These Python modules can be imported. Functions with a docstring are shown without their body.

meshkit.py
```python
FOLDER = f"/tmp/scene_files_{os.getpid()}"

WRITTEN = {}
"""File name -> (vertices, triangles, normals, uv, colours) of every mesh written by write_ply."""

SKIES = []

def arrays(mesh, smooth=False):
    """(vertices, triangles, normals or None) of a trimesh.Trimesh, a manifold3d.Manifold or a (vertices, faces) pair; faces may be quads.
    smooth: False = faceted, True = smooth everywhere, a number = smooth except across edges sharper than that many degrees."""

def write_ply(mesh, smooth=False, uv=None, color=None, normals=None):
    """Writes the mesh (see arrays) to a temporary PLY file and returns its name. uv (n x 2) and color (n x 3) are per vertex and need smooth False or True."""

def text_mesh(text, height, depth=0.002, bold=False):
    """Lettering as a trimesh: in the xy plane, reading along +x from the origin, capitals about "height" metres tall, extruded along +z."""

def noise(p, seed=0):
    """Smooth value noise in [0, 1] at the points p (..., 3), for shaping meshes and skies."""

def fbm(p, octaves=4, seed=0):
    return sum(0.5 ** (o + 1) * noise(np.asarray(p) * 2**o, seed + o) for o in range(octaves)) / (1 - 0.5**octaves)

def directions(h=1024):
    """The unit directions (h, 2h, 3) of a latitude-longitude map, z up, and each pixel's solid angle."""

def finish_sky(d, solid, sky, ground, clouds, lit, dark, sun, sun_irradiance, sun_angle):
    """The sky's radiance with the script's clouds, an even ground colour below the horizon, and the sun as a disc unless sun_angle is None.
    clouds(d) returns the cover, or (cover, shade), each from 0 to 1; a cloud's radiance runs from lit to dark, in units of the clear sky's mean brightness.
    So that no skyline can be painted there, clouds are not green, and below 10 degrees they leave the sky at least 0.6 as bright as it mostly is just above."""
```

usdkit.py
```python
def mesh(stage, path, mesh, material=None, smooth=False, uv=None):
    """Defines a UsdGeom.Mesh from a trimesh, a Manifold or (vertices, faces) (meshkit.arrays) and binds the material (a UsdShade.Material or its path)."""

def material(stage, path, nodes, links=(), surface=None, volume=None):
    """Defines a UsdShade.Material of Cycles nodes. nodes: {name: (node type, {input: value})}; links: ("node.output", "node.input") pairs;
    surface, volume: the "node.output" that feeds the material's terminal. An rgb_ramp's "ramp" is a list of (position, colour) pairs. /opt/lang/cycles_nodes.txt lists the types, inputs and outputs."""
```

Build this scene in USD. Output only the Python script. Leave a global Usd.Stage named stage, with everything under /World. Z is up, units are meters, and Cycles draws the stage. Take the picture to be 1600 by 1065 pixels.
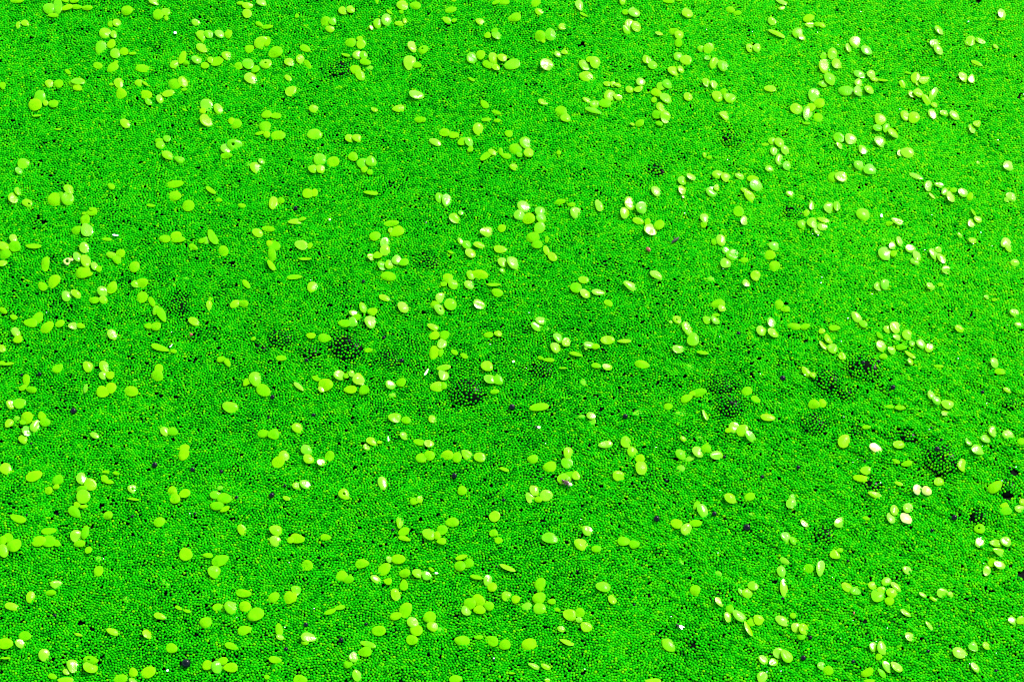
import math, re
import numpy as np
from scipy.spatial import cKDTree
import trimesh
import usdkit, meshkit
from pxr import Usd, UsdGeom, UsdLux, UsdShade, Gf, Sdf, Vt

stage = Usd.Stage.CreateInMemory()
UsdGeom.SetStageUpAxis(stage, 'Z')
UsdGeom.SetStageMetersPerUnit(stage, 1.0)
UsdGeom.Xform.Define(stage, '/World')
UsdGeom.Scope.Define(stage, '/World/Looks')

# ------------------------------------------------------------------ camera, sky, sun, exposure
PITCH = math.radians(55.0)          # looking down on the pond
FOCAL, APERTURE = 105.0, 36.0
DIST = 0.256 * FOCAL / APERTURE     # metres from the lens to the middle of the picture
EXPOSURE = 1.85
SUN_DIR = np.array([0.50, 0.55, 0.67]); SUN_DIR /= np.linalg.norm(SUN_DIR)
SUN_INTENSITY, SUN_ANGLE, SKY = 0.40, 15.0, 0.13

CAM = np.array([0, -DIST * math.cos(PITCH), DIST * math.sin(PITCH)])
cam = UsdGeom.Camera.Define(stage, '/World/camera')
cam.AddTranslateOp().Set(Gf.Vec3d(*map(float, CAM)))
cam.AddRotateXOp().Set(90.0 - math.degrees(PITCH))
cam.CreateFocalLengthAttr(FOCAL); cam.CreateHorizontalApertureAttr(APERTURE)
cam.CreateVerticalApertureAttr(APERTURE * 681 / 1024)
cam.CreateClippingRangeAttr(Gf.Vec2f(0.01, 2000.0))
cam.CreateExposureAttr(EXPOSURE)

sky = UsdLux.DomeLight.Define(stage, '/World/sky')
sky.GetPrim().SetCustomDataByKey('kind', 'structure')
usdkit.material(stage, '/World/Looks/sky_look', {
    's': ('sky_texture', {'sky_type': 'single_scattering', 'sun_disc': False, 'sun_elevation': math.asin(SUN_DIR[2]),
                          'sun_rotation': math.atan2(SUN_DIR[0], SUN_DIR[1]), 'altitude': 50.0, 'aerosol_density': 2.0}),
    'b': ('background_shader', {'strength': SKY})}, [('s.color', 'b.color')], surface='b.background')
UsdShade.MaterialBindingAPI.Apply(sky.GetPrim()).Bind(UsdShade.Material.Get(stage, '/World/Looks/sky_look'))
sun = UsdLux.DistantLight.Define(stage, '/World/sun')
sun.CreateIntensityAttr(SUN_INTENSITY); sun.CreateAngleAttr(SUN_ANGLE); sun.CreateNormalizeAttr(True)
sun.CreateColorAttr(Gf.Vec3f(1.0, 0.96, 0.90))
sun.AddTransformOp().Set(Gf.Matrix4d().SetRotate(Gf.Rotation(Gf.Vec3d(0, 0, 1), Gf.Vec3d(*map(float, SUN_DIR)))))

# ------------------------------------------------------------------ helpers
MM = 0.001
rng = np.random.default_rng(20240611)
FWD = np.array([0, math.cos(PITCH), -math.sin(PITCH)]); UP = np.array([0, math.sin(PITCH), math.cos(PITCH)])


def at(px, py, z=0.0):
    """The point at height z that lies along the view of a place in the 1600 x 1065 photograph (used once, to lay the pond out)."""
    u = (px - 800.0) / 1600.0 * APERTURE / FOCAL; v = (532.5 - py) / 1600.0 * APERTURE / FOCAL
    d = FWD + v * UP + u * np.array([1.0, 0, 0])
    return CAM + d * ((z - CAM[2]) / d[2])


def scale_at(px, py):
    """Metres per photograph pixel, across, there."""
    p = at(px, py)
    return float((p - CAM) @ FWD * APERTURE / FOCAL / 1600.0)


taken = {}


def numbered(parent, name):
    k = taken.get((parent, name), -1) + 1
    taken[(parent, name)] = k
    return f'{parent}/{name}' + (f'_{k:03d}' if k else '')


def tag(prim, label=None, cat=None, group=None, kind=None):
    for k, v in (('label', label), ('category', cat), ('group', group), ('kind', kind)):
        if v:
            prim.SetCustomDataByKey(k, v)
    return prim


def obj(name, mesh, mat, parent=None, smooth=True):
    parent = '/World' if parent is None else str(parent.GetPath())
    return usdkit.mesh(stage, numbered(parent, name), mesh, f'/World/Looks/{mat}', smooth=smooth).GetPrim()


def thing(name, loc):
    x = UsdGeom.Xform.Define(stage, numbered('/World', name))
    x.AddTranslateOp().Set(Gf.Vec3d(*map(float, loc)))
    return x.GetPrim()


def look(name, nodes, links, surface):
    usdkit.material(stage, f'/World/Looks/{name}', nodes, links, surface=surface)


# ------------------------------------------------------------------ materials
def leaf_look(name, stops, rough, spec, noise_scale, translucent=0.2, bump=0.0, coat=0.0):
    """Plant tissue: colour varies from one plant to the next and, finely, over its surface."""
    nodes = {'oi': ('object_info', {}), 'g': ('geometry', {}),
             'n': ('noise_texture', {'scale': noise_scale, 'detail': 3.0}),
             'half': ('math', {'math_type': 'multiply_add', 'value2': 0.55, 'value3': -0.05}),
             'sum': ('math', {'math_type': 'multiply_add', 'value2': 0.5, 'use_clamp': True}),
             'r': ('rgb_ramp', {'ramp': stops}),
             'p': ('principled_bsdf', {'roughness': rough, 'specular_ior_level': spec, 'coat_weight': coat, 'coat_roughness': 0.12}),
             't': ('translucent_bsdf', {}), 'm': ('mix_closure', {'fac': translucent})}
    links = [('g.position', 'n.vector'), ('n.fac', 'half.value1'), ('oi.random', 'sum.value1'), ('half.value', 'sum.value3'),
             ('sum.value', 'r.fac'), ('r.color', 'p.base_color'), ('r.color', 't.color'), ('p.BSDF', 'm.closure1'), ('t.BSDF', 'm.closure2')]
    if bump:
        nodes['b'] = ('bump', {'distance': bump, 'strength': 0.6})
        nodes['n2'] = ('noise_texture', {'scale': 2600.0, 'detail': 2.0})
        links += [('g.position', 'n2.vector'), ('n2.fac', 'b.height'), ('b.normal', 'p.normal')]
    look(name, nodes, links, 'm.closure')


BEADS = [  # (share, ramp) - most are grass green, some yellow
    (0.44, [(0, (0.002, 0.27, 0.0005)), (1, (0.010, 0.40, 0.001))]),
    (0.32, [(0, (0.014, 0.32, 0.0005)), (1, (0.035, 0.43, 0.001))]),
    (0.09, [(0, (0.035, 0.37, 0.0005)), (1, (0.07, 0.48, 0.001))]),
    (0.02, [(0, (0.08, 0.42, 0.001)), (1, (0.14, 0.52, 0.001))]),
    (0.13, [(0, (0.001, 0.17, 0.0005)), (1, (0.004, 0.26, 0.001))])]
for k, (_, ramp) in enumerate(BEADS):
    leaf_look('watermeal_look' + ('' if not k else '_%03d' % k), ramp, 0.5, 0.01, 2500.0, 0.2)
F0 = [(0, (0.06, 0.43, 0.0003)), (0.3, (0.11, 0.50, 0.0003)), (0.55, (0.16, 0.54, 0.0003)), (0.8, (0.20, 0.56, 0.0003)), (1, (0.25, 0.57, 0.0005))]
leaf_look('frond_look', F0, 0.35, 0.02, 520.0, 0.35, 0.00006)
leaf_look('wet_frond_look', F0, 0.18, 0.09, 520.0, 0.32, 0.00006)
leaf_look('shiny_frond_look', F0, 0.17, 0.24, 520.0, 0.3, 0.00006)
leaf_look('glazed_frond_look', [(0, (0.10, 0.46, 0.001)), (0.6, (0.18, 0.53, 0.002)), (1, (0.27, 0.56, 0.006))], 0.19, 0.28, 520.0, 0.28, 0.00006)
leaf_look('pale_frond_look', [(0, (0.24, 0.48, 0.01)), (0.45, (0.40, 0.54, 0.10)), (1, (0.60, 0.66, 0.36))], 0.25, 0.5, 700.0, 0.2, 0.00006)  # a paler, whiter ramp for the whitest fronds
leaf_look('sunken_frond_look', [(0, (0.05, 0.38, 0.002)), (1, (0.16, 0.52, 0.003))], 0.5, 0.1, 420.0, 0.2)
look('water_look', {'p': ('principled_bsdf', {'base_color': (0.001, 0.003, 0.001), 'roughness': 0.08, 'specular_ior_level': 0.04})}, [], 'p.BSDF')
look('film_look', {'p': ('principled_bsdf', {'base_color': (0.001, 0.003, 0.001), 'roughness': 0.03, 'specular_ior_level': 0.02})}, [], 'p.BSDF')
look('bubble_look', {'p': ('principled_bsdf', {'base_color': (0.001, 0.003, 0.003), 'roughness': 0.15, 'specular_ior_level': 0.15})}, [], 'p.BSDF')
look('pale_speck_look', {'p': ('principled_bsdf', {'base_color': (0.75, 0.82, 0.78), 'roughness': 0.2, 'specular_ior_level': 0.6})}, [], 'p.BSDF')  # plain pale colour of the pin-prick specks


def plain(name, a, b, rough, spec=0.4, scale=1500.0):
    look(name, {'g': ('geometry', {}), 'n': ('noise_texture', {'scale': scale, 'detail': 3.0}), 'r': ('rgb_ramp', {'ramp': [(0.3, a), (0.7, b)]}),
                'p': ('principled_bsdf', {'roughness': rough, 'specular_ior_level': spec})},
         [('g.position', 'n.vector'), ('n.fac', 'r.fac'), ('r.color', 'p.base_color')], 'p.BSDF')


plain('straw_look', (0.62, 0.48, 0.22), (0.85, 0.78, 0.58), 0.4)
plain('chaff_look', (0.8, 0.78, 0.68), (0.9, 0.9, 0.86), 0.3)
plain('insect_shell_look', (0.02, 0.008, 0.004), (0.07, 0.025, 0.01), 0.25, 0.6)
plain('insect_tail_look', (0.75, 0.42, 0.10), (0.92, 0.82, 0.62), 0.35)
plain('insect_leg_look', (0.008, 0.005, 0.003), (0.02, 0.01, 0.006), 0.4)
plain('seed_look', (0.12, 0.02, 0.008), (0.25, 0.07, 0.02), 0.4)
plain('twig_look', (0.006, 0.005, 0.004), (0.02, 0.016, 0.01), 0.6)
plain('wing_look', (0.5, 0.45, 0.35), (0.85, 0.8, 0.65), 0.2, 0.6)
look('far_mat_look', {'g': ('geometry', {}), 'v': ('voronoi_texture', {'scale': 1250.0}),
                      'r': ('rgb_ramp', {'ramp': [(0, (0.05, 0.42, 0.002)), (0.45, (0.008, 0.34, 0.002)), (0.75, (0.001, 0.12, 0.001)), (1, (0, 0.01, 0))]}),
                      'p': ('principled_bsdf', {'roughness': 0.5, 'specular_ior_level': 0.1})},
     [('g.position', 'v.vector'), ('v.distance', 'r.fac'), ('r.color', 'p.base_color')], 'p.BSDF')

# ------------------------------------------------------------------ the pond
def sheet(x, y, z):
    return np.array([[-x, -y, z], [x, -y, z], [x, y, z], [-x, y, z]], float), np.array([[0, 1, 2, 3]])


tag(obj('pond_water', sheet(400, 400, -0.0006), 'water_look', smooth=False), kind='structure')

# bubbles pushing up under the green: (photo x, y, radius in photo pixels, height as a share of the radius)
DOMES = [(540, 541, 27, .62), (728, 612, 28, .7), (408, 545, 11, .9), (438, 528, 19, .6), (482, 549, 16, .6), (1351, 574, 29, .6), (1293, 594, 23, .65),
         (1321, 614, 13, .85), (1126, 602, 19, .5), (1137, 634, 23, .7), (1269, 662, 23, .6), (1472, 716, 30, .65), (1579, 631, 15, .8), (1338, 676, 10, .7), (1420, 680, 13, .6),
         (1533, 807, 16, .65), (1361, 757, 15, .6), (1287, 835, 17, .65), (848, 578, 17, .5), (606, 562, 19, .45), (532, 108, 19, .45), (1147, 219, 20, .45),
         (1025, 265, 16, .4), (1240, 331, 17, .5), (670, 409, 17, .45), (278, 476, 18, .4), (1573, 760, 17, .5)]
GAPS = [(1575, 775, 9), (1597, 898, 9), (1585, 737, 6), (158, 790, 4), (89, 801, 5), (145, 821, 3), (127, 973, 5), (143, 982, 4), (155, 1034, 5), (1550, 923, 4), (1544, 927, 3), (245, 614, 3), (68, 347, 4.5),
        (59, 340, 3), (100, 332, 2.5), (911, 69, 4), (906, 71, 3), (402, 540, 4), (455, 833, 3), (473, 834, 2.5), (1529, 1, 5), (125, 696, 2.5), (116, 714, 2.5), (1000, 540, 3), (1391, 593, 4), (1227, 474, 3),
        (215, 45, 2.5), (1422, 79, 2.5), (498, 1020, 3), (1330, 645, 3), (1365, 770, 4), (769, 757, 3), (1187, 560, 4), (1199, 565, 3), (1258, 531, 4), (215, 367, 3), (218, 254, 3.5), (516, 478, 3)]
dome_xyz = []
for x, y, r, hh in DOMES:
    m = scale_at(x, y); dome_xyz.append((*at(x, y)[:2], r * m, r * m * hh * 0.62))
gap_xyz = [(*at(x, y)[:2], 0.85 * r * scale_at(x, y)) for x, y, r in GAPS]


def swell(p):
    """Height of the raft of plants: long ripples, and the bubbles under it."""
    z = 0.00035 * (meshkit.fbm(np.c_[p[:, 0] * 110 + p[:, 1] * 60, p[:, 1] * 200, np.zeros(len(p))], 2, 3) - 0.5) * 2
    tw = np.where(p[:, 0] + 0.4 * p[:, 1] > 0.0, -0.62, 0.36)      # the raft is drawn into fine wrinkles, in two directions
    wv = meshkit.fbm(np.c_[(p[:, 0] * np.cos(tw) + p[:, 1] * np.sin(tw)) * 190, (p[:, 1] * np.cos(tw) - p[:, 0] * np.sin(tw)) * 620, tw * 9], 2, 31)
    z = z + 0.0014 * (wv - 0.5) * np.clip((0.015 - p[:, 1] + 0.22 * p[:, 0]) / 0.06, 0, 1) * np.where(p[:, 0] + 0.4 * p[:, 1] > 0, 1.0, 0.6)
    for x, y, r, hh in dome_xyz:
        q = ((p[:, 0] - x) ** 2 + (p[:, 1] - y) ** 2) / r ** 2
        z = np.where(q < 1, np.maximum(z, hh * np.sqrt(np.maximum(1 - q, 0)) - 0.0003), z)
    return z


# ------------------------------------------------------------------ watermeal: the countless green beads
S = 0.00073
fr = 0.162, -0.142, 0.168          # half width, near and far edge of the bead raft
nx, ny = int(2 * fr[0] / S), int((fr[2] - fr[1]) / (0.866 * S))
jx, jy = np.meshgrid(np.arange(nx), np.arange(ny))
P = np.c_[(-fr[0] + S * (jx + 0.5 * (jy % 2))).ravel(), (fr[1] + 0.866 * S * jy).ravel()]
P = P[rng.random(len(P)) > 0.03] 
P += 2.2 * S * (np.stack([meshkit.fbm(np.c_[P * 320, np.full(len(P), q)], 2, 50) for q in (0.5, 9.5)], 1) - 0.5)
P += rng.normal(0, 0.42 * S, P.shape)
for x, y, r, hh in dome_xyz:      # fewer beads on the stretched skin of a bubble
    q = np.hypot(P[:, 0] - x, P[:, 1] - y) / r
    P = P[rng.random(len(P)) > 0.30 * np.clip(1.25 - q, 0, 1) ** 0.5]
for it in range(14):
    d, i = cKDTree(P).query(P, k=7)
    d, i = d[:, 1:], i[:, 1:]
    push = np.clip(1.12 * S - d, 0, None) / np.maximum(d, 1e-9)
    P = P + 0.25 * ((P[:, None] - P[i]) * push[..., None]).sum(1)
    P[:, 0] = np.clip(P[:, 0], -fr[0], fr[0]); P[:, 1] = np.clip(P[:, 1], fr[1], fr[2])
for x, y, r in gap_xyz:
    e = np.c_[P[:, 0] - x, P[:, 1] - y]
    d = np.hypot(*e.T) / r + 0.5 * (meshkit.noise(np.c_[P * 900, np.full(len(P), x * 50)], 8) - 0.5)
    P = P[d > 1]
nn = meshkit.fbm(np.c_[P * 45, np.zeros(len(P))], 3, 11)
n2 = meshkit.fbm(np.c_[P * 260, np.zeros(len(P))], 2, 12)
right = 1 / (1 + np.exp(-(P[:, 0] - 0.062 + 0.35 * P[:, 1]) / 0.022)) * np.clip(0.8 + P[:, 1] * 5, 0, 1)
band = np.exp(-((P[:, 1] + 0.012 + 0.10 * P[:, 0]) / 0.03) ** 2) * (P[:, 0] < 0.06) + 0.9 / (1 + np.exp((P[:, 1] + 0.055) / 0.012)) * (P[:, 0] < 0.02)
size = 1.01 + 0.10 * right - 0.06 * band + 0.10 * (nn - 0.5) + 0.08 * (n2 - 0.5) + rng.normal(0, 0.06, len(P))
for x, y, r, hh in dome_xyz:      # and smaller ones there
    q = np.hypot(P[:, 0] - x, P[:, 1] - y) / r
    size -= 0.16 * np.clip(1.3 - q, 0, 0.6) / 0.6
keep = rng.random(len(P)) > 0.002 + 0.005 * band
P, size, right, nn, n2 = P[keep], size[keep], right[keep], nn[keep], n2[keep]
Z = swell(P)
e = 1e-4                             # slope of the raft, which the beads follow
gx = (swell(P + [e, 0]) - swell(P - [e, 0])) / (2 * e); gy = (swell(P + [0, e]) - swell(P - [0, e])) / (2 * e)
g = np.maximum(np.hypot(gx, gy), 1e-9); lim = np.minimum(g, 1.2) / g
N = np.c_[-gx * lim, -gy * lim, np.ones(len(P))] + np.c_[rng.normal(0, 0.06, (len(P), 2)), np.zeros(len(P))]
N /= np.linalg.norm(N, axis=1, keepdims=True)
flow = np.where(P[:, 0] + 0.4 * P[:, 1] > 0.0, -0.55, 0.32)
flow = flow * np.clip((0.06 - P[:, 1]) / 0.1, 0, 1) + 5.0 * (meshkit.fbm(np.c_[P * 120, np.zeros(len(P))], 2, 21) - 0.5) + rng.normal(0, 0.55, len(P))
X = np.c_[np.cos(flow), np.sin(flow), np.zeros(len(P))]
X -= N * (X * N).sum(1, keepdims=True); X /= np.linalg.norm(X, axis=1, keepdims=True)
Y = np.cross(N, X)
quat = np.zeros((len(P), 4))         # rotation with the axes X, Y, N
m00, m11, m22 = X[:, 0], Y[:, 1], N[:, 2]
quat[:, 0] = np.sqrt(np.maximum(1e-12, 1 + m00 + m11 + m22)) / 2
quat[:, 1] = np.sqrt(np.maximum(0, 1 + m00 - m11 - m22)) / 2 * np.sign(Y[:, 2] - N[:, 1] + 1e-12)
quat[:, 2] = np.sqrt(np.maximum(0, 1 - m00 + m11 - m22)) / 2 * np.sign(N[:, 0] - X[:, 2] + 1e-12)
quat[:, 3] = np.sqrt(np.maximum(0, 1 - m00 - m11 + m22)) / 2 * np.sign(X[:, 1] - Y[:, 0] + 1e-12)
Z = Z + rng.normal(0, 0.000035, len(P))

pi = UsdGeom.PointInstancer.Define(stage, '/World/watermeal')
tag(pi.GetPrim(), 'dense green carpet of tiny bead-like watermeal covering the whole pond', 'watermeal', kind='stuff')
bead_n = len(BEADS)
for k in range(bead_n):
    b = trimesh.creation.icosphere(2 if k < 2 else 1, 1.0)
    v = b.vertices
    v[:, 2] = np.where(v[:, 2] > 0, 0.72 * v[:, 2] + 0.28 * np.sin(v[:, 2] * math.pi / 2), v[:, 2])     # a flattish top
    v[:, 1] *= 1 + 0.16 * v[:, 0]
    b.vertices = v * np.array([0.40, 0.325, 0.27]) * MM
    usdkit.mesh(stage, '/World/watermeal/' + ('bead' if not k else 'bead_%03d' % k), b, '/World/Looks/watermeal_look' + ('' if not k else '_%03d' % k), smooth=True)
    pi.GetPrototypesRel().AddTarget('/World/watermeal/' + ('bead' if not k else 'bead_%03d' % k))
share = np.array([s for s, _ in BEADS])
warm = np.clip(right * 0.9 - 0.12 + (nn - 0.5) * 0.8 + rng.normal(0, 0.12, len(P)), -0.5, 1)   # beads mixed yellower to the right: the glare there painted into colour
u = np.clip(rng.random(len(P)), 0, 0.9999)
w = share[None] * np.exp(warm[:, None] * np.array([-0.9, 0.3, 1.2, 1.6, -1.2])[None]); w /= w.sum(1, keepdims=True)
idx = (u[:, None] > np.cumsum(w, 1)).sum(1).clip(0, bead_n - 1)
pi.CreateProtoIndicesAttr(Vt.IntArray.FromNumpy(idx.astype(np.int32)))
pi.CreatePositionsAttr(Vt.Vec3fArray.FromNumpy(np.c_[P, Z].astype(np.float32)))
pi.CreateScalesAttr(Vt.Vec3fArray.FromNumpy((np.clip(size, 0.55, 1.35)[:, None] * np.ones(3)).astype(np.float32)))
pi.CreateOrientationsAttr(Vt.QuathArray([Gf.Quath(*map(float, q)) for q in quat]))
print('beads', len(P))

# the same carpet beyond, too far from the picture to tell the beads apart
B = 400.0
ring = []
for x0, x1, y0, y1 in ((-B, B, fr[2], B), (-B, B, -B, fr[1]), (-B, -fr[0], fr[1], fr[2]), (fr[0], B, fr[1], fr[2])):
    v = np.array([[x0, y0, 0.0001], [x1, y0, 0.0001], [x1, y1, 0.0001], [x0, y1, 0.0001]])
    ring.append(trimesh.Trimesh(v, [[0, 1, 2], [0, 2, 3]], process=False))
tag(obj('distant_watermeal', trimesh.util.concatenate(ring), 'far_mat_look', smooth=False), 'green watermeal carpet spreading on across the pond around the near raft', 'watermeal', kind='stuff')

# ------------------------------------------------------------------ labels that single things out
ROWS = ['along the top edge', 'in the upper part', 'at mid height', 'in the lower part', 'along the bottom edge']
COLS = ['far left', 'left', 'left of centre', 'centre', 'right of centre', 'right', 'far right']


def zone(x, y):
    c = COLS[int(np.clip(x / 1600 * 7, 0, 6))]
    r = int(np.clip(y / 1065 * 5, 0, 4))
    return f'{c}, {ROWS[r]}'


ORD = ['first', 'second', 'third', 'fourth', 'fifth', 'sixth', 'seventh', 'eighth', 'ninth', 'tenth', 'eleventh', 'twelfth', 'thirteenth', 'fourteenth']


def single_out(items):
    """items: (x, y, look words, landmark words or ''). Returns one label each, no two alike."""
    groups, out = {}, [None] * len(items)
    for k, (x, y, words, near) in enumerate(items):
        groups.setdefault((words, near or zone(x, y)), []).append(k)
    for (words, place), ks in groups.items():
        if len(ks) == 1:
            out[ks[0]] = f'{words}, {place}'
            continue
        pts = np.array([items[k][:2] for k in ks], float)
        spread = np.ptp(pts, axis=0)
        if len(ks) == 2 and spread[1] > spread[0]:
            for k, w_ in zip(sorted(ks, key=lambda k: items[k][1]), ('upper', 'lower')):
                out[k] = f'{w_} of two: {words}, {place}'
        else:
            for n, k in enumerate(sorted(ks, key=lambda k: items[k][0])):
                w_ = 'leftmost' if n == 0 else 'rightmost' if n == len(ks) - 1 else ORD[n] + ' from left'
                out[k] = f'{w_}: {words}, {place}'
    return out


# ------------------------------------------------------------------ bubbles
dome_labels = single_out([(x, y, ('broad' if r > 25 else 'middling' if r > 15.5 else 'small') + ' dark bubble bulging under green beads', '') for x, y, r, hh in DOMES])
for (x, y, r, hh), (wx, wy, wr, wh), lab in zip(DOMES, dome_xyz, dome_labels):
    th = np.linspace(0, math.pi / 2, 9)[1:]; ph = np.arange(28) / 28 * 2 * math.pi
    v = [[0, 0, wh]] + [[wr * math.sin(t) * math.cos(p), wr * math.sin(t) * math.sin(p), wh * math.cos(t)] for t in th for p in ph]
    f = [[0, 1 + j, 1 + (j + 1) % 28] for j in range(28)]
    for a in range(len(th) - 1):
        for j in range(28):
            q = 1 + a * 28
            f += [[q + j, q + 28 + j, q + 28 + (j + 1) % 28], [q + j, q + 28 + (j + 1) % 28, q + (j + 1) % 28]]
    o = obj('bubble_dome', (np.array(v) + [wx, wy, -0.0004], np.array(f)), 'film_look')
    tag(o, lab, 'bubble', 'bubbles pushing up under the watermeal')

BUB = [(115, 643, 5), (242, 727, 4.6), (301, 734, 3.8), (42, 805, 2.2), (207, 807, 2.6), (49, 693, 2), (305, 803, 2.5), (490, 649, 3.1), (420, 653, 2.1), (346, 737, 2.9), (370, 778, 3.1), (425, 774, 4.3),
       (445, 759, 2.6), (614, 828, 2.7), (710, 744, 4.6), (846, 749, 2.5), (787, 782, 3), (977, 651, 4.1), (1026, 811, 5), (1167, 825, 5.8), (1116, 803, 3.8), (1191, 745, 3), (1247, 731, 3.2), (1041, 751, 2.6),
       (1132, 714, 2.5), (1214, 815, 2.1), (1158, 750, 2), (1491, 809, 4.6), (1456, 829, 3), (1471, 688, 2.5), (1455, 669, 2), (1351, 720, 2), (1389, 765, 2), (291, 1037, 7.2),
       (86, 962, 3), (478, 976, 3.8), (533, 1000, 4), (447, 1014, 3.4), (572, 975, 2.6), (771, 1031, 2), (776, 885, 2), (901, 893, 2), (1255, 1028, 4.2), (1266, 996, 3), (991, 945, 2), (1223, 936, 2.5), (1450, 1018, 3),
       (1333, 1034, 3), (1556, 1048, 3), (1325, 876, 2.2), (1467, 979, 2), (62, 585, 3.2), (34, 586, 2.2), (546, 538, 2.8), (600, 528, 3), (479, 564, 3.2), (628, 564, 3.6), (426, 621, 3.6), (568, 440, 2.6),
       (800, 637, 5), (1154, 522, 3.2), (1223, 592, 4.6), (1142, 634, 3), (1395, 607, 4), (1348, 572, 3), (1372, 568, 3), (1535, 613, 2.8), (462, 326, 3.2), (1463, 707, 4.4), (1578, 731, 2.2)]
bub_labels = single_out([(x, y, ('large' if r > 4.2 else 'small' if r > 2.7 else 'tiny') + ' black bubble with blue glint', '') for x, y, r in BUB])
for (x, y, r), lab in zip(BUB, bub_labels):
    m = r * scale_at(x, y) * 0.98
    p = at(x, y)
    z = max(float(swell(p[None, :2])[0]), 0.0)
    s = trimesh.creation.icosphere(3, m); s.vertices[:, 2] *= 0.92
    o = obj('air_bubble', s.apply_translation([p[0], p[1], z + m * 0.45]), 'bubble_look')
    tag(o, lab, 'bubble', 'small black bubbles on the watermeal')

# ------------------------------------------------------------------ duckweed
H = SUN_DIR - FWD; H /= np.linalg.norm(H)        # the slope at which a wet frond flashes


def turn(n):
    """Rotation that takes z to the unit vector n."""
    return trimesh.geometry.align_vectors([0, 0, 1], n)[:3, :3]


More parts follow.
